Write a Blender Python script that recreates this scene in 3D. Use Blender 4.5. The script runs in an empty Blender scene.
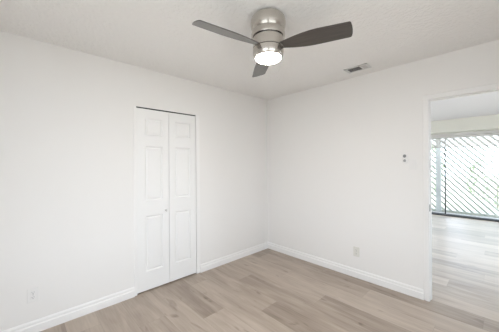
import bpy, bmesh, math, random
from mathutils import Vector, Matrix
S = bpy.context.scene
C = S.collection
random.seed(7)

# ---------------------------------------------------------------- camera
CAM = Vector((2.695, -2.973, 1.3907))
cd = bpy.data.cameras.new('camera')
cam = bpy.data.objects.new('camera', cd); C.objects.link(cam)
cam.location = CAM
cam.rotation_euler = (Matrix.Rotation(math.radians(46.402), 3, 'Z') @ Matrix.Rotation(math.pi/2, 3, 'X') @ Matrix.Rotation(math.radians(-0.36), 3, 'Z')).to_euler()
cd.sensor_width = 36; cd.lens = 36*242.2/499; cd.shift_y = -0.0044
cd.clip_start = 0.02
S.camera = cam
# ---------------------------------------------------------------- world, lights, exposure
W = bpy.data.worlds.new('daylight'); S.world = W; W.use_nodes = True
wn = W.node_tree; wn.nodes.clear()
wo = wn.nodes.new('ShaderNodeOutputWorld'); wb = wn.nodes.new('ShaderNodeBackground')
wb.inputs['Color'].default_value = (0.77, 0.88, 1.0, 1); wb.inputs['Strength'].default_value = 5.35
wn.links.new(wb.outputs[0], wo.inputs[0])
def portal(name, loc, rot, sx, sy):
    l = bpy.data.lights.new(name, 'AREA'); l.shape = 'RECTANGLE'; l.size = sx; l.size_y = sy
    l.cycles.is_portal = True
    o = bpy.data.objects.new(name, l); C.objects.link(o); o.location = loc; o.rotation_euler = rot
portal('added_window_light', (3.36, -2.4, 1.3), (0, math.pi/2, 0), 1.6, 1.6)  # sky portal in a window added behind the camera
portal('added_window_light', (2.3, -3.66, 1.30), (math.pi/2, 0, 0), 1.4, 1.6)
portal('slider_light', (1.63, 5.30, 1.03), (-math.pi/2, 0, 0), 2.7, 2.1)
portal('added_window_light', (4.36, 2.05, 1.25), (0, math.pi/2, 0), 1.7, 2.7)  # sky portal in an added side window of the far room
portal('added_window_light', (-.96, 2.05, 1.25), (0, -math.pi/2, 0), 1.7, 2.7)
S.view_settings.view_transform = 'Standard'; S.view_settings.look = 'None'
S.view_settings.gamma = 1; S.view_settings.use_curve_mapping = False
S.view_settings.exposure = 0.31
FAN_LIGHT = 90.0

# ---------------------------------------------------------------- materials
def mat(name, col, rough=0.5, metal=0.0, spec=0.5):
    m = bpy.data.materials.new(name); m.use_nodes = True
    b = m.node_tree.nodes['Principled BSDF']
    b.inputs['Base Color'].default_value = (*col, 1); b.inputs['Roughness'].default_value = rough
    b.inputs['Metallic'].default_value = metal; b.inputs['Specular IOR Level'].default_value = spec
    return m
def nn(m, t): return m.node_tree.nodes.new(t)
def ln(m, a, b): m.node_tree.links.new(a, b)
def bump_noise(m, scale, strength, dist=0.002, detail=4, thresh=None):
    b = m.node_tree.nodes['Principled BSDF']
    tc = nn(m, 'ShaderNodeTexCoord'); n = nn(m, 'ShaderNodeTexNoise'); bp = nn(m, 'ShaderNodeBump')
    n.inputs['Scale'].default_value = scale; n.inputs['Detail'].default_value = detail
    bp.inputs['Strength'].default_value = strength; bp.inputs['Distance'].default_value = dist
    ln(m, tc.outputs['Object'], n.inputs['Vector'])
    h = n.outputs['Fac']
    if thresh:
        r = nn(m, 'ShaderNodeMapRange'); r.inputs['From Min'].default_value = thresh[0]; r.inputs['From Max'].default_value = thresh[1]
        ln(m, h, r.inputs['Value']); h = r.outputs['Result']
    ln(m, h, bp.inputs['Height']); ln(m, bp.outputs['Normal'], b.inputs['Normal'])
M = {}
M['wall'] = mat('wall_paint', (0.848, 0.824, 0.796), 0.6, spec=0.3); bump_noise(M['wall'], 90, 0.12, 0.001)
M['ceil'] = mat('ceiling_texture', (0.90, 0.88, 0.855), 0.85, spec=0.2); bump_noise(M['ceil'], 38, 0.5, 0.006, 3, (0.42, 0.62))
M['trim'] = mat('trim_paint', (0.875, 0.855, 0.832), 0.38)
M['door'] = mat('door_paint', (0.865, 0.85, 0.83), 0.38)
M['plate'] = mat('white_plastic', (0.83, 0.81, 0.785), 0.35)
M['slot'] = mat('socket_slots', (0.22, 0.22, 0.22), 0.5)
M['dark'] = mat('dark_gap', (0.03, 0.03, 0.03), 0.7)
M['grey'] = mat('grey_plastic', (0.22, 0.22, 0.22), 0.45)
M['bronze'] = mat('dark_bronze', (0.06, 0.065, 0.065), 0.4, 0.4)
M['steel'] = mat('satin_steel', (0.45, 0.44, 0.42), 0.35, 1.0)
M['vent'] = mat('vent_enamel', (0.72, 0.71, 0.69), 0.4)
M['louvre'] = mat('vent_louvre', (0.60, 0.575, 0.55), 0.5)
M['soffit'] = mat('soffit_paint', (0.82, 0.81, 0.73), 0.7)
M['ceil_far'] = mat('far_ceiling_paint', (0.88, 0.87, 0.88), 0.8)
M['slat'] = mat('weathered_slats', (0.48, 0.51, 0.44), 0.8)
M['post'] = mat('grey_post', (0.60, 0.63, 0.62), 0.8)
M['leaf'] = mat('green_leaf', (0.40, 0.50, 0.30), 0.6)
M['stem'] = mat('woody_stem', (0.34, 0.32, 0.24), 0.8)
M['ground'] = mat('outdoor_ground', (0.60, 0.55, 0.48), 0.9); bump_noise(M['ground'], 3, 0.3, 0.02)
M['patio'] = mat('patio_concrete', (0.40, 0.41, 0.42), 0.8); bump_noise(M['patio'], 20, 0.2, 0.003)
# brushed nickel: fine streaks around the axis
M['nickel'] = mat('brushed_nickel', (0.56, 0.53, 0.49), 0.27, 1.0)
def nickel():
    m = M['nickel']; b = m.node_tree.nodes['Principled BSDF']
    tc = nn(m, 'ShaderNodeTexCoord'); mp = nn(m, 'ShaderNodeMapping'); n = nn(m, 'ShaderNodeTexNoise')
    mp.inputs['Scale'].default_value = (4, 4, 600)
    n.inputs['Scale'].default_value = 1.0; n.inputs['Detail'].default_value = 2
    r = nn(m, 'ShaderNodeMapRange'); r.inputs['To Min'].default_value = 0.17; r.inputs['To Max'].default_value = 0.27
    ln(m, tc.outputs['Object'], mp.inputs['Vector']); ln(m, mp.outputs[0], n.inputs['Vector'])
    ln(m, n.outputs['Fac'], r.inputs['Value']); ln(m, r.outputs[0], b.inputs['Roughness'])
    b.inputs['Anisotropic'].default_value = 0.8; b.inputs['Anisotropic Rotation'].default_value = 0.25
    tg = nn(m, 'ShaderNodeTangent'); tg.direction_type = 'RADIAL'; tg.axis = 'Z'; ln(m, tg.outputs[0], b.inputs['Tangent'])
nickel()
# dark walnut blades with grain along the blade
M['blade'] = mat('dark_walnut', (0.05, 0.043, 0.038), 0.33, spec=1.0)
def grain():
    m = M['blade']; b = m.node_tree.nodes['Principled BSDF']
    tc = nn(m, 'ShaderNodeTexCoord'); mp = nn(m, 'ShaderNodeMapping'); n = nn(m, 'ShaderNodeTexNoise')
    mp.inputs['Scale'].default_value = (5, 90, 5); n.inputs['Scale'].default_value = 1; n.inputs['Detail'].default_value = 5
    r = nn(m, 'ShaderNodeValToRGB')
    r.color_ramp.elements[0].position = 0.35; r.color_ramp.elements[0].color = (0.026, 0.022, 0.019, 1)
    r.color_ramp.elements[1].position = 0.7; r.color_ramp.elements[1].color = (0.055, 0.048, 0.043, 1)
    ln(m, tc.outputs['Object'], mp.inputs['Vector']); ln(m, mp.outputs[0], n.inputs['Vector'])
    ln(m, n.outputs['Fac'], r.inputs['Fac']); ln(m, r.outputs[0], b.inputs['Base Color'])
    b.inputs['Coat Weight'].default_value = 0.7; b.inputs['Coat Roughness'].default_value = 0.25; b.inputs['Coat IOR'].default_value = 1.6
grain()
# lamp lens
m = bpy.data.materials.new('lamp_lens'); m.use_nodes = True; M['lens'] = m
b = m.node_tree.nodes['Principled BSDF']
b.inputs['Base Color'].default_value = (0.9, 0.9, 0.88, 1)
b.inputs['Emission Color'].default_value = (1.0, 0.86, 0.71, 1); b.inputs['Emission Strength'].default_value = FAN_LIGHT
# glass pane and sheer shade
def mixmat(name, fac, kind, col, rough=0.02):
    m = bpy.data.materials.new(name); m.use_nodes = True; t = m.node_tree; t.nodes.clear()
    o = t.nodes.new('ShaderNodeOutputMaterial'); mx = t.nodes.new('ShaderNodeMixShader'); tr = t.nodes.new('ShaderNodeBsdfTransparent')
    g = t.nodes.new(kind); g.inputs['Color'].default_value = (*col, 1)
    if 'Roughness' in g.inputs: g.inputs['Roughness'].default_value = rough
    mx.inputs[0].default_value = fac
    t.links.new(tr.outputs[0], mx.inputs[1]); t.links.new(g.outputs[0], mx.inputs[2]); t.links.new(mx.outputs[0], o.inputs[0])
    return m
M['glass'] = mixmat('window_glass', 0.06, 'ShaderNodeBsdfGlossy', (1, 1, 1))
M['sheer'] = mixmat('sheer_shade', 0.52, 'ShaderNodeBsdfDiffuse', (0.80, 0.78, 0.73))
# plank floor
def planks():
    m = mat('vinyl_planks', (0.5, 0.45, 0.4), 0.33, spec=.5); b = m.node_tree.nodes['Principled BSDF']
    tc = nn(m, 'ShaderNodeTexCoord')
    def mt(op, a, b_=None):
        x = nn(m, 'ShaderNodeMath'); x.operation = op
        for k, q in enumerate((a, b_)):
            if q is None: continue
            if isinstance(q, (int, float)): x.inputs[k].default_value = q
            else: ln(m, q, x.inputs[k])
        return x.outputs[0]
    WID, LEN = 0.228, 1.5
    xyz = nn(m, 'ShaderNodeSeparateXYZ'); ln(m, tc.outputs['Object'], xyz.inputs[0])
    yy = mt('DIVIDE', mt('SUBTRACT', xyz.outputs[1], 0.046), WID); row = mt('FLOOR', yy)
    xx = mt('ADD', mt('ADD', mt('DIVIDE', xyz.outputs[0], LEN), mt('MULTIPLY', row, 0.4055)), 0.6933); colm = mt('FLOOR', xx)
    plank = mt('FRACT', mt('ADD', mt('ADD', mt('MULTIPLY', row, 3.737), mt('MULTIPLY', colm, 4.3117)), mt('ADD', mt('MULTIPLY', mt('MULTIPLY', row, colm), 1.4537), 0.0663)))
    def edge(u, size):                       # 1 inside the thin joint, else 0
        fr = mt('FRACT', u); d = mt('MINIMUM', fr, mt('SUBTRACT', 1.0, fr)); return mt('LESS_THAN', mt('MULTIPLY', d, size), 0.0009)
    seam = mt('MAXIMUM', edge(yy, WID), edge(xx, LEN))
    # per-plank offset of the grain
    cmb = nn(m, 'ShaderNodeCombineXYZ'); mul = nn(m, 'ShaderNodeMath'); mul.operation = 'MULTIPLY'; mul.inputs[1].default_value = 37
    ln(m, plank, mul.inputs[0]); ln(m, mul.outputs[0], cmb.inputs[2])
    add = nn(m, 'ShaderNodeVectorMath'); ln(m, tc.outputs['Object'], add.inputs[0]); ln(m, cmb.outputs[0], add.inputs[1])
    def noise(sc, detail, dist=0.0):
        mp = nn(m, 'ShaderNodeMapping'); mp.inputs['Scale'].default_value = sc
        n = nn(m, 'ShaderNodeTexNoise'); n.inputs['Scale'].default_value = 1; n.inputs['Detail'].default_value = detail; n.inputs['Distortion'].default_value = dist
        ln(m, add.outputs[0], mp.inputs['Vector']); ln(m, mp.outputs[0], n.inputs['Vector']); return n.outputs['Fac']
    fine = noise((3.0, 55, 1), 6, 0.3); broad = noise((1.6, 9, 1), 3, 0.8); knots = noise((4.5, 13, 1), 2, 0.5)
    def madd(a, k, c=None):
        x = nn(m, 'ShaderNodeMath'); x.operation = 'MULTIPLY_ADD'; ln(m, a, x.inputs[0]); x.inputs[1].default_value = k
        if c is None: x.inputs[2].default_value = 0
        else: ln(m, c, x.inputs[2])
        return x.outputs[0]
    v = madd(plank, 0.30); v = madd(fine, 0.34, v); v = madd(broad, 0.58, v)
    kr = nn(m, 'ShaderNodeMapRange'); kr.inputs['From Min'].default_value = 0.64; kr.inputs['From Max'].default_value = 0.8
    ln(m, knots, kr.inputs['Value']); v = madd(kr.outputs[0], -0.30, v)
    rp = nn(m, 'ShaderNodeValToRGB'); e = rp.color_ramp.elements
    e[0].position = 0.24; e[0].color = (0.19, 0.142, 0.107, 1)
    e[1].position = 0.86; e[1].color = (0.53, 0.445, 0.37, 1)
    k = rp.color_ramp.elements.new(0.55); k.color = (0.375, 0.303, 0.244, 1)
    ln(m, v, rp.inputs['Fac'])
    mx = nn(m, 'ShaderNodeMixRGB'); mx.inputs[2].default_value = (0.20, 0.16, 0.13, 1)
    sc = nn(m, 'ShaderNodeMath'); sc.operation = 'MULTIPLY'; sc.inputs[1].default_value = 0.5; ln(m, seam, sc.inputs[0])
    ln(m, sc.outputs[0], mx.inputs[0]); ln(m, rp.outputs[0], mx.inputs[1]); ln(m, mx.outputs[0], b.inputs['Base Color'])
    bp = nn(m, 'ShaderNodeBump'); bp.inputs['Strength'].default_value = 0.15; bp.inputs['Distance'].default_value = 0.001
    inv = madd(seam, -1.0, fine); ln(m, inv, bp.inputs['Height']); ln(m, bp.outputs[0], b.inputs['Normal'])
    return m
M['floor'] = planks()

# ---------------------------------------------------------------- helpers
def link(name, bm, m, parent=None, loc=None, smooth=False, bevel=0.0):
    """links bm (world coordinates) as ONE object; its origin sits at loc or at its parent's origin"""
    bmesh.ops.recalc_face_normals(bm, faces=bm.faces)
    org = Vector(loc) if loc is not None else (parent.matrix_world.translation.copy() if parent and parent.parent is None and parent.type == 'EMPTY' else (Vector(parent['_org']) if parent else Vector((0, 0, 0))))
    bmesh.ops.translate(bm, verts=bm.verts, vec=-org)
    me = bpy.data.meshes.new(name); bm.to_mesh(me); bm.free()
    me.materials.append(m if not isinstance(m, str) else M[m])
    o = bpy.data.objects.new(name, me); C.objects.link(o)
    if parent:
        o.parent = parent
        o.location = org - Vector(parent['_org'])
    else: o.location = org
    o['_org'] = list(org)
    if smooth:
        for p in me.polygons: p.use_smooth = True
        me.set_sharp_from_angle(angle=math.radians(35))
    if bevel:
        md = o.modifiers.new('bevel', 'BEVEL'); md.width = bevel; md.segments = 2; md.limit_method = 'ANGLE'
    return o
def thing(name, label, cat, loc, group=None, kind=None):
    o = bpy.data.objects.new(name, None); C.objects.link(o); o.location = loc; o.empty_display_size = 0.1
    o['_org'] = list(loc); o.matrix_world = Matrix.Translation(loc)
    tag(o, label, cat, group, kind); return o
def tag(o, label=None, cat=None, group=None, kind=None):
    if label: o['label'] = label
    if cat: o['category'] = cat
    if group: o['group'] = group
    if kind: o['kind'] = kind
    return o
def box(bm, x0, x1, y0, y1, z0, z1):
    vs = [bm.verts.new((x, y, z)) for x in (x0, x1) for y in (y0, y1) for z in (z0, z1)]
    for f in ((0,1,3,2), (4,6,7,5), (0,4,5,1), (2,3,7,6), (0,2,6,4), (1,5,7,3)): bm.faces.new([vs[i] for i in f])
def boxes(*bs):
    bm = bmesh.new()
    for q in bs: box(bm, *q)
    return bm
def extrude_profile(pts, a, b, frame):
    """profile pts (u, v) swept from a to b; frame maps (u, v, s) to a point"""
    bm = bmesh.new()
    A = [bm.verts.new(frame(u, v, a)) for u, v in pts]; B = [bm.verts.new(frame(u, v, b)) for u, v in pts]
    n = len(pts)
    for i in range(n): bm.faces.new((A[i], A[(i+1) % n], B[(i+1) % n], B[i]))
    bm.faces.new(A[::-1]); bm.faces.new(B)
    return bm
def lathe(bm, prof, cx, cy, n=64):
    rings = []
    for r, z in prof:
        if r < 1e-6: rings.append([bm.verts.new((cx, cy, z))])
        else: rings.append([bm.verts.new((cx+r*math.cos(2*math.pi*i/n), cy+r*math.sin(2*math.pi*i/n), z)) for i in range(n)])
    for a, b in zip(rings, rings[1:]):
        for i in range(n):
            j = (i+1) % n
            if len(a) == 1 and len(b) == 1: continue
            if len(a) == 1: bm.faces.new((a[0], b[j], b[i]))
            elif len(b) == 1: bm.faces.new((a[i], a[j], b[0]))
            else: bm.faces.new((a[i], a[j], b[j], b[i]))
def struct(name, bm, m, **k): return tag(link(name, bm, m, **k), kind='structure')

H = 2.44; X1 = 3.22; Y0 = -3.52; T = 0.10; Y2 = 5.11      # this room: x 0..X1, y Y0..0; far room: y T..Y2
FX0, FX1 = -.8, 4.2
# ---------------------------------------------------------------- structure
struct('floor', boxes((FX0-.2, FX1+.2, Y0-.3, Y2+.12, -0.06, 0)), 'floor')
struct('ceiling', boxes((-.1, X1+.12, Y0-.12, 0, H, H+.08)), 'ceil')
struct('ceiling_beyond', boxes((FX0-.12, FX1+.12, 0.0, Y2+.12, H, H+.08)), 'ceil_far')
# closet opening in the left wall
CY0, CY1, CZ = -2.067, -1.345, 2.012
struct('wall_left', boxes((-.1, 0, Y0-.12, CY0, 0, H), (-.1, 0, CY1, 0, 0, H), (-.1, 0, CY0, CY1, CZ, H)), 'wall')
struct('wall_closet', boxes((-.75, -.70, CY0-.5, CY1+.5, 0, H), (-.70, -.1, CY0-.5, CY0-.45, 0, H), (-.70, -.1, CY1+.45, CY1+.5, 0, H), (-.70, -.1, CY0-.45, CY1+.45, H-.05, H)), 'wall')
# doorway in the right wall
DX0, DX1, DZ = 2.178, 3.0, 2.022
struct('wall_right', boxes((FX0, DX0-.02, 0, T, 0, H), (DX1+.02, FX1, 0, T, 0, H), (DX0-.02, DX1+.02, 0, T, DZ+.02, H)), 'wall')
# unseen walls behind the camera, each with a window added for daylight
def wall_with_window(name, axis, u0, u1, w0, w1, z0, z1, p0, p1):
    if axis == 'x': f = lambda a, b, c, d: (p0, p1, a, b, c, d)
    else: f = lambda a, b, c, d: (a, b, p0, p1, c, d)
    return struct(name, boxes(f(u0, w0, 0, H), f(w1, u1, 0, H), f(w0, w1, 0, z0), f(w0, w1, z1, H)), 'wall')
wall_with_window('wall_near', 'x', Y0-.12, 0, -3.2, -1.6, 0.5, 2.1, X1, X1+.12)
wall_with_window('wall_back', 'y', 0, X1, 1.60, 3.0, 0.5, 2.1, Y0-.12, Y0)
def window(name, axis, w0, w1, z0, z1, p):
    o = thing(name, None, None, ((p, (w0+w1)/2, z0) if axis == 'x' else ((w0+w1)/2, p, z0)), kind='structure')
    f = (lambda a, b, c, d, e=.03: (p-e, p+e, a, b, c, d)) if axis == 'x' else (lambda a, b, c, d, e=.03: (a, b, p-e, p+e, c, d))
    md = (w0+w1)/2
    link('window_frame', boxes(f(w0, w0+.04, z0, z1), f(w1-.04, w1, z0, z1), f(w0, w1, z0, z0+.04), f(w0, w1, z1-.04, z1), f(md-.02, md+.02, z0, z1)), 'trim', o)
    link('glass_pane', boxes(f(w0+.03, w1-.03, z0+.03, z1-.03, .003)), 'glass', o)
window('added_window_2', 'x', -3.2, -1.6, 0.5, 2.1, X1+.07)
window('added_window_3', 'y', 1.60, 3.0, 0.5, 2.1, Y0-.07)
# the room beyond
def far_wall(name, p0, p1):
    struct(name, boxes((p0, p1, 0, .7, 0, H), (p0, p1, 3.4, Y2+.12, 0, H), (p0, p1, .7, 3.4, 0, .4), (p0, p1, .7, 3.4, 2.1, H)), 'wall')
far_wall('wall_beyond_left', FX0-.12, FX0); far_wall('wall_beyond_right', FX1, FX1+.12)
window('added_window_4', 'x', .7, 3.4, .4, 2.1, FX0-.06); window('added_window_5', 'x', .7, 3.4, .4, 2.1, FX1+.06)  # out of view, added to brighten the far room
SX0, SX1, SZ = 0.32, 2.94, 2.06
struct('wall_beyond_back', boxes((FX0, SX0, Y2, Y2+.12, 0, H), (SX1, FX1, Y2, Y2+.12, 0, H), (SX0, SX1, Y2, Y2+.12, SZ, H)), 'wall')
struct('wall_soffit', boxes((FX0, FX1, 4.625, Y2, 2.14, H)), 'soffit')

# baseboards: stepped profile (u out of the wall, v up)
BP = [(0, 0), (.016, 0), (.016, .062), (.014, .067), (.010, .071), (.010, .088), (.007, .097), (.003, .102), (0, .102)]
struct('baseboard_left', extrude_profile(BP, Y0, CY0-.030, lambda u, v, s: (u, s, v)), 'trim')
bl2 = extrude_profile(BP, CY1+.052, -.0, lambda u, v, s: (u, s, v)); struct('baseboard_left_corner', bl2, 'trim')
struct('baseboard_right', extrude_profile(BP, 0.0, DX0-.048, lambda u, v, s: (s, -u, v)), 'trim')
struct('baseboard_beyond', extrude_profile(BP, FX0, SX0-.05, lambda u, v, s: (s, Y2-u, v)), 'trim')
# closet jamb strips and head
struct('trim_1', boxes((-.095, .006, CY0-.030, CY0, 0, CZ), (-.095, .006, CY1, CY1+.052, 0, CZ)), 'trim', bevel=.003)
# doorway casing, jambs, stops
d = thing('trim_2', None, None, (DX0, 0, 0), kind='structure')
cw = .041
CP = [(0, 0), (.004, -.005), (.014, -.007), (.031, -.009), (cw, -.010), (cw, 0)]  # u away from outer edge
def casing(side):
    bm = bmesh.new()
    if side == 'L': fr = lambda u, v, s: (DX0-.006-cw+u, v, s)
    else: fr = lambda u, v, s: (DX1+.006+cw-u, v, s)
    return extrude_profile(CP, 0, DZ+.006, fr)
link('casing', casing('L'), 'trim', d); link('casing', casing('R'), 'trim', d)
link('head_casing', extrude_profile(CP, DX0-.006-cw, DX1+.006+cw, lambda u, v, s: (s, v, DZ+.006+cw-u)), 'trim', d)
link('jamb', boxes((DX0-.02, DX0, -.001, T+.001, 0, DZ+.02)), 'trim', d)
link('jamb', boxes((DX1, DX1+.02, -.001, T+.001, 0, DZ+.02)), 'trim', d)
link('head_jamb', boxes((DX0, DX1, -.001, T+.001, DZ, DZ+.02)), 'trim', d)
link('door_stop', boxes((DX0, DX0+.007, .045, .075, 0, DZ-.011), (DX1-.007, DX1, .045, .075, 0, DZ-.011), (DX0, DX1, .045, .075, DZ-.011, DZ)), 'trim', d, bevel=.002)
link('far_casing', boxes((DX0-.06, DX0-.006, T, T+.016, 0, DZ+.006), (DX1+.006, DX1+.06, T, T+.016, 0, DZ+.006), (DX0-.06, DX1+.06, T, T+.016, DZ+.006, DZ+.06)), 'trim', d)
tag(link('strike_plate', boxes((DX0, DX0+.0025, .006, .040, .90, .97)), mat('dull_steel', (.25, .24, .22), .5, .7), d, bevel=.001), 'metal strike plate')

# ---------------------------------------------------------------- bifold closet door
door = thing('door_1', 'white six panel bifold closet door in the left wall', 'closet door', (0, (CY0+CY1)/2, 0), kind='structure')
def leaf(y0, y1, py0, py1, parent):
    xf, xb, z0, z1 = -.004, -.038, .014, 1.998
    ys = [y0, py0, py1, y1]; zs = [z0, .215, .825, .992, 1.592, 1.708, 1.895, z1]
    bm = bmesh.new()
    g = [[bm.verts.new((xf, y, z)) for z in zs] for y in ys]
    pan = []
    for i in range(3):
        for j in range(len(zs)-1):
            f = bm.faces.new((g[i][j], g[i+1][j], g[i+1][j+1], g[i][j+1]))
            if i == 1 and j in (1, 3, 5): pan.append(f)
    bm.normal_update()
    def inset(fs, t, dz):
        r = bmesh.ops.inset_individual(bm, faces=fs, thickness=t, depth=0)
        for v in {v for f in fs for v in f.verts}: v.co.x += dz
    inset(pan, .004, -.004); inset(pan, .012, -.006); inset(pan, .006, 0); inset(pan, .022, .007)
    # back and edges
    back = [[bm.verts.new((xb, y, z)) for z in (z0, z1)] for y in (y0, y1)]
    bm.faces.new((back[0][0], back[0][1], back[1][1], back[1][0]))
    bm.faces.new([v for v in g[0]] + [back[0][1], back[0][0]])
    bm.faces.new([v for v in g[3]] + [back[1][1], back[1][0]])
    bm.faces.new([g[i][0] for i in range(4)] + [back[1][0], back[0][0]])
    bm.faces.new([g[i][-1] for i in range(4)] + [back[1][1], back[0][1]])
    return link('door_leaf', bm, 'door', parent, loc=(xf, y0, z0))
YM = -1.702
lf = leaf(CY0+.002, YM-.002, -1.975, -1.778, door)
rt = leaf(YM+.002, CY1-.0008, -1.628, -1.423, door)
kb = bmesh.new()
lathe(kb, [(0, 0), (.009, 0), (.008, .012), (.012, .020), (.0155, .026), (.0155, .032), (.011, .038), (0, .040)], 0, 0, 24)
bmesh.ops.rotate(kb, verts=kb.verts, cent=(0, 0, 0), matrix=Matrix.Rotation(math.pi/2, 3, 'Y'))
bmesh.ops.translate(kb, verts=kb.verts, vec=(-.004, -1.742, .862))
link('knob', kb, 'door', lf, smooth=True)
link('track', boxes((-.040, -.012, CY0, CY1, 2.004, CZ)), 'dark', door)

# ---------------------------------------------------------------- sliding glass door in the far room
sl = thing('door_2', 'dark framed sliding glass door at the end of the far room', 'sliding door', ((SX0+SX1)/2, Y2, 0), kind='structure')
MX = 1.630
link('door_frame', boxes((SX0, SX0+.04, Y2+.01, Y2+.11, 0, SZ), (SX1-.04, SX1, Y2+.01, Y2+.11, 0, SZ), (SX0, SX1, Y2+.01, Y2+.11, SZ-.03, SZ)), 'bronze', sl)
link('bottom_track', boxes((SX0, SX1, Y2-.005, Y2+.11, 0, .018)), 'bronze', sl)
link('meeting_stile', boxes((MX-.012, MX+.012, Y2+.02, Y2+.075, .03, SZ-.03)), 'bronze', sl)
link('bottom_rail', boxes((SX0+.04, MX-.012, Y2+.035, Y2+.06, .018, .048), (MX+.012, SX1-.04, Y2+.035, Y2+.06, .018, .048)), mat('grey_rail', (.16, .17, .18), .5), sl)
link('glass_pane', boxes((SX0+.04, MX-.012, Y2+.045, Y2+.05, .048, SZ-.03)), 'glass', sl)
link('glass_pane', boxes((MX+.012, SX1-.04, Y2+.045, Y2+.05, .048, SZ-.03)), 'glass', sl)

# sheer roller shade across the top of the slider
sh = thing('roller_shade', 'sheer white roller shade lowered slightly over the sliding glass door', 'window shade', (1.62, Y2-.04, 1.77))
link('shade_fabric', boxes((SX0+.02, SX1-.02, Y2-.042, Y2-.040, 1.790, 2.03)), 'sheer', sh)
rb = bmesh.new(); bmesh.ops.create_cone(rb, cap_ends=True, segments=20, radius1=.022, radius2=.022, depth=SX1-SX0-.04)
bmesh.ops.rotate(rb, verts=rb.verts, cent=(0, 0, 0), matrix=Matrix.Rotation(math.pi/2, 3, 'Y')); bmesh.ops.translate(rb, verts=rb.verts, vec=(1.615, Y2-.035, 2.055))
link('roller', rb, 'plate', sh, smooth=True)
link('hem_bar', boxes((SX0+.02, SX1-.02, Y2-.046, Y2-.036, 1.780, 1.790)), mat('hem_grey', (.2, .2, .19), .5), sh)

# ---------------------------------------------------------------- outside
struct('ground', boxes((-25, 25, -25, 30, -.30, -.12)), 'ground')
struct('patio', boxes((-3, 6.5, Y2+.12, Y2+1.6, -.12, -.03)), 'patio')
LY = Y2+.80
struct('added_patio_roof', boxes((-3, 6.5, Y2+.12, Y2+1.3, 2.85, 2.95)), 'trim')  # unseen roof, added to dim the slats and the floor inside
lt = thing('lattice_screen', 'grey wooden screen of diagonal slats outside the sliding door', 'screen', (1.6, LY, -.03))
def lattice(x0, x1, z0, z1, ang, pitch, wid):
    """slats falling to the right, clipped to the frame"""
    bm = bmesh.new(); c, s = math.cos(ang), math.sin(ang)
    L = 6
    px = pitch/math.sin(ang)
    n = int((x1-x0+ (z1-z0)/math.tan(ang))/px)+2
    for i in range(n):
        xs = x0 + i*px                                   # crosses z1-level at xs - h/tan ...
        bm2 = bmesh.new()
        box(bm2, -L, L, LY-.010, LY+.010, -wid/2, wid/2)
        bmesh.ops.rotate(bm2, verts=bm2.verts, cent=(0, 0, 0), matrix=Matrix.Rotation(ang, 3, 'Y'))
        # keep the rotated slat's own depth; move its centre line through (xs, z0)
        for v in bm2.verts: v.co.x += xs; v.co.z += z0
        for co, no in (((x0, 0, 0), (-1, 0, 0)), ((x1, 0, 0), (1, 0, 0)), ((0, 0, z0), (0, 0, -1)), ((0, 0, z1), (0, 0, 1))):
            r = bmesh.ops.bisect_plane(bm2, geom=bm2.verts[:]+bm2.edges[:]+bm2.faces[:], plane_co=co, plane_no=no, clear_outer=True)
            es = [e for e in r['geom_cut'] if isinstance(e, bmesh.types.BMEdge)]
            if es: bmesh.ops.edgeloop_fill(bm2, edges=es)
        me = bpy.data.meshes.new('tmp'); bm2.to_mesh(me); bm2.free(); bm.from_mesh(me); bpy.data.meshes.remove(me)
    return bm
link('slat_panel', lattice(-.6, 3.6, .03, 2.7, math.radians(47), .110, .046), 'slat', lt)
link('bottom_board', boxes((-.6, 3.6, LY-.02, LY+.02, -.03, .03)), 'slat', lt)
link('top_board', boxes((-.6, 3.6, LY-.03, LY+.03, 2.7, 2.8)), 'slat', lt)
for px in (-.6, 1.385, 3.6): link('post', boxes((px-.058, px+.058, LY-.10, LY-.012, -.03, 2.8)), 'post', lt, bevel=.004)
def shrub(name, x, y, z, r, h, n, label):
    t = thing(name, label, 'shrub', (x, y, z), 'shrubs behind the screen')
    bm = bmesh.new()
    for i in range(n):
        a, u = random.uniform(0, 6.283), random.uniform(-1, 1); rr = r*random.uniform(.55, 1)**.5
        p = Vector((rr*math.cos(a)*math.sqrt(1-u*u), rr*math.sin(a)*math.sqrt(1-u*u), h*.55+u*h*.45))
        q = Matrix.Rotation(random.uniform(0, 6.28), 3, 'Z') @ Matrix.Rotation(random.uniform(-1, 1), 3, 'X')
        l = random.uniform(.05, .10)
        vs = [bm.verts.new(p+q@Vector(k)) for k in ((0, -l, 0), (l*.45, 0, l*.12), (0, l, 0), (-l*.45, 0, l*.12))]
        bm.faces.new(vs); 
    bmesh.ops.translate(bm, verts=bm.verts, vec=(x, y, z)); link('foliage', bm, 'leaf', t)
    sb = bmesh.new(); bmesh.ops.create_cone(sb, cap_ends=True, segments=8, radius1=.03, radius2=.012, depth=h*.5)
    bmesh.ops.translate(sb, verts=sb.verts, vec=(x, y, z+h*.25)); link('stem', sb, 'stem', t)
shrub('shrub', .55, Y2+2.6, -.12, .75, 2.3, 900, 'tall pale green shrub behind the post at the left of the slatted screen')
shrub('shrub', 2.55, Y2+3.1, -.12, .85, 1.7, 700, 'lower green shrub behind the middle of the slatted screen')

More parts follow.
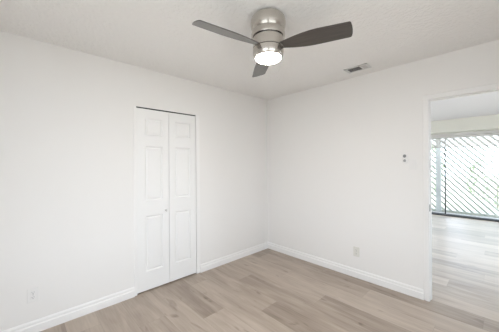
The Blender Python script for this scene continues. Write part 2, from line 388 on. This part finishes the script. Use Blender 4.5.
# ---------------------------------------------------------------- ceiling fan
FX, FY = 1.547, -1.690
fan = thing('ceiling_fan', 'brushed nickel flush mount ceiling fan with three dark blades and a lit lamp', 'ceiling fan', (FX, FY, H))
def part(name, prof, m, parent=fan, n=72):
    bm = bmesh.new(); lathe(bm, prof, FX, FY, n); return link(name, bm, m, parent, smooth=True)
part('mounting_plate', [(0, 2.44), (.082, 2.44), (.086, 2.436), (.086, 2.428), (.080, 2.424), (0, 2.424)], 'nickel')
hs = [(0, 2.424), (.080, 2.428), (.098, 2.428), (.110, 2.424), (.118, 2.414), (.1225, 2.400), (.1245, 2.384), (.124, 2.366), (.121, 2.350), (.116, 2.336), (.1125, 2.327), (.114, 2.321), (.118, 2.312), (.1195, 2.303), (.1185, 2.283), (.117, 2.279), (0, 2.279)]
part('canopy', hs, 'nickel')
part('gap_ring', [(0, 2.279), (.1045, 2.279), (.1045, 2.275), (0, 2.275)], 'dark')
part('motor_housing', [(0, 2.275), (.107, 2.275), (.108, 2.274), (.108, 2.206), (.107, 2.205), (0, 2.205)], 'nickel')
part('gap_ring', [(0, 2.205), (.104, 2.205), (.104, 2.201), (0, 2.201)], 'dark')
part('lamp_collar', [(0, 2.201), (.107, 2.201), (.108, 2.200), (.108, 2.178), (.106, 2.160), (.102, 2.148), (.096, 2.140), (.0905, 2.138), (0, 2.140)], 'nickel')
tag(part('lamp_lens', [(0, 2.139), (.0905, 2.139), (.0905, 2.135), (.086, 2.129), (.074, 2.123), (.052, 2.119), (.028, 2.117), (0, 2.1165)], 'lens'), 'glowing white round lamp lens')
def blade(ang, pitch):
    """outline in the blade's own frame: x out from the axis, y across"""
    R0, R1 = .095, .548
    lead, trail = [], []
    N = 22
    for i in range(N+1):
        t = i/N; x = R0+(R1-.02-R0)*t
        lead.append((x, .028+.037*math.sin(min(1, t*1.9)*math.pi/2)-.006*max(0, t-.55)))
        trail.append((x, -.028-.042*math.sin(min(1, t*1.7)*math.pi/2)+.018*max(0, t-.6)))
    tip = [(R1-.008, .061), (R1-.002, .054), (R1+.003, .030), (R1+.004, .0), (R1+.001, -.030), (R1-.004, -.055), (R1-.010, -.062)]
    out = lead + tip + trail[::-1]
    bm = bmesh.new()
    top = [bm.verts.new((x, y, .003)) for x, y in out]; bot = [bm.verts.new((x, y, -.003)) for x, y in out]
    bm.faces.new(top); bm.faces.new(bot[::-1])
    for i in range(len(out)): j = (i+1) % len(out); bm.faces.new((top[i], bot[i], bot[j], top[j]))
    me = bpy.data.meshes.new('blade'); bmesh.ops.recalc_face_normals(bm, faces=bm.faces); bm.to_mesh(me); bm.free(); me.materials.append(M['blade'])
    o = bpy.data.objects.new('blade', me); C.objects.link(o); o.parent = fan
    o.matrix_local = Matrix.Translation((0, 0, 2.213-H)) @ Matrix.Rotation(ang, 4, 'Z') @ Matrix.Rotation(pitch, 4, 'X')
    md = o.modifiers.new('bevel', 'BEVEL'); md.width = .0015; md.segments = 2; md.limit_method = 'ANGLE'
for a in (21.5, 141.5, 261.5): blade(math.radians(a), math.radians(-16))

# ---------------------------------------------------------------- ceiling register
vx0, vx1, vy0, vy1 = 1.458, 1.706, -.335, -.180
v = thing('air_vent', 'white ceiling air register with grey louvres beyond the fan', 'air vent', ((vx0+vx1)/2, (vy0+vy1)/2, H))
vf = boxes((vx0, vx1, vy0, vy0+.024, H-.007, H), (vx0, vx1, vy1-.024, vy1, H-.007, H), (vx0, vx0+.028, vy0, vy1, H-.007, H), (vx1-.022, vx1, vy0, vy1, H-.007, H), (vx1-.085, vx1-.068, vy0, vy1, H-.007, H))
link('vent_frame', vf, 'vent', v, bevel=.002)
link('duct_shade_sheet', boxes((vx0+.02, vx1-.02, vy0+.02, vy1-.02, H-.0015, H-.0005)), 'dark', v)  # near-black sheet on the solid ceiling, painted in as the duct's shade
def slats(xa, xb, ya, yb, along, n, tilt):
    bm = bmesh.new()
    for i in range(n):
        q = bmesh.new()
        if along == 'x':
            y = ya+(yb-ya)*(i+.5)/n; box(q, xa, xb, y-.0075, y+.0075, H-.0055, H-.0045)
            bmesh.ops.rotate(q, verts=q.verts, cent=(0, y, H-.005), matrix=Matrix.Rotation(tilt, 3, 'X'))
        else:
            x = xa+(xb-xa)*(i+.5)/n; box(q, x-.006, x+.006, ya, yb, H-.0055, H-.0045)
            bmesh.ops.rotate(q, verts=q.verts, cent=(x, 0, H-.005), matrix=Matrix.Rotation(tilt, 3, 'Y'))
        me = bpy.data.meshes.new('t'); q.to_mesh(me); q.free(); bm.from_mesh(me); bpy.data.meshes.remove(me)
    return bm
link('louvre', slats(vx0+.028, vx1-.085, vy0+.024, vy1-.024, 'x', 8, .45), 'louvre', v)
link('louvre', slats(vx1-.068, vx1-.022, vy0+.024, vy1-.024, 'y', 3, -.5), 'louvre', v)

# ---------------------------------------------------------------- wall fittings
def plate_box(f, w, h, t):                    # f maps (u across, out, z)
    bm = bmesh.new(); box(bm, -w/2, w/2, 0, t, -h/2, h/2)
    for q in bm.verts: q.co = Vector(f(q.co.x, q.co.y, q.co.z))
    return bm
M['ivory'] = mat('ivory_plastic', (0.74, 0.72, 0.66), 0.4)
def outlet(loc, f, label, plastic):
    o = thing('electrical_outlet', label, 'outlet', loc, 'wall outlets')
    link('cover_plate', plate_box(f, .074, .118, .006), plastic, o, bevel=.0025)
    for dz in (-.0195, .0195):
        g = lambda u, v, z: f(u, v+.0055, z+dz)
        r = link('socket', plate_box(g, .033, .028, .0025), plastic, o, bevel=.001)
        for du, hh in ((-.0065, .009), (.0065, .007)):
            link('slot', plate_box(lambda u, v, z: g(u+du, v+.0022, z+.003), .0026, hh, .0007), 'slot', r)
        link('slot', plate_box(lambda u, v, z: g(u, v+.0022, z-.008), .005, .005, .0007), 'slot', r)
    sc = plate_box(lambda u, v, z: f(u, v+.0055, z), .006, .006, .0012); link('screw', sc, 'steel', o)
outlet((0, -2.893, .318), lambda u, v, z: (v, -2.893+u, .318+z), 'white duplex outlet low on the left wall, left of the closet door', 'plate')
outlet((1.452, 0, .313), lambda u, v, z: (1.452+u, -v, .313+z), 'ivory duplex outlet low on the right wall, between the corner and the doorway', 'ivory')
SWX, SWZ = 2.042, 1.375
sw = thing('light_switch', 'white wall switch plate beside the open doorway', 'light switch', (SWX, 0, SWZ))
fs = lambda u, v, z: (SWX+u, -v, SWZ+z)
link('cover_plate', plate_box(fs, .072, .108, .008), 'plate', sw, bevel=.0025)
rk = plate_box(lambda u, v, z: fs(u, v+.0075+(.003 if z > 0 else 0), z), .033, .066, .002); link('rocker', rk, 'plate', sw, bevel=.001)
RX, RZ = 1.972, 1.438
rc = thing('fan_remote', 'small white remote with grey buttons in a wall cradle left of the light switch', 'remote control', (RX, 0, RZ))
def stadium(w, h, y0, y1, zc):
    bm = bmesh.new(); r = w/2; pts = []
    for i in range(13): a = math.pi*i/12; pts.append((r*math.cos(a), h/2-r+r*math.sin(a)))
    for i in range(13): a = math.pi+math.pi*i/12; pts.append((r*math.cos(a), -h/2+r+r*math.sin(a)))
    A = [bm.verts.new((RX+x, y0, RZ+zc+z)) for x, z in pts]; B = [bm.verts.new((RX+x, y1, RZ+zc+z)) for x, z in pts]
    n = len(pts); bm.faces.new(A); bm.faces.new(B[::-1])
    for i in range(n): bm.faces.new((A[i], B[i], B[(i+1) % n], A[(i+1) % n]))
    return bm
link('cradle', stadium(.050, .105, 0, -.010, -.003), 'plate', rc, bevel=.003)
link('remote_body', stadium(.040, .098, -.010, -.021, 0), 'plate', rc, bevel=.003)
tag(link('button_panel', stadium(.030, .034, -.021, -.0225, .024), 'grey', rc), 'dark grey button panel')
tag(link('button_panel', stadium(.026, .030, -.021, -.0222, -.024), mat('mid_grey', (.36, .36, .35), .5), rc), 'grey button panel')

for o in list(bpy.data.objects):
    if '_org' in o: del o['_org']
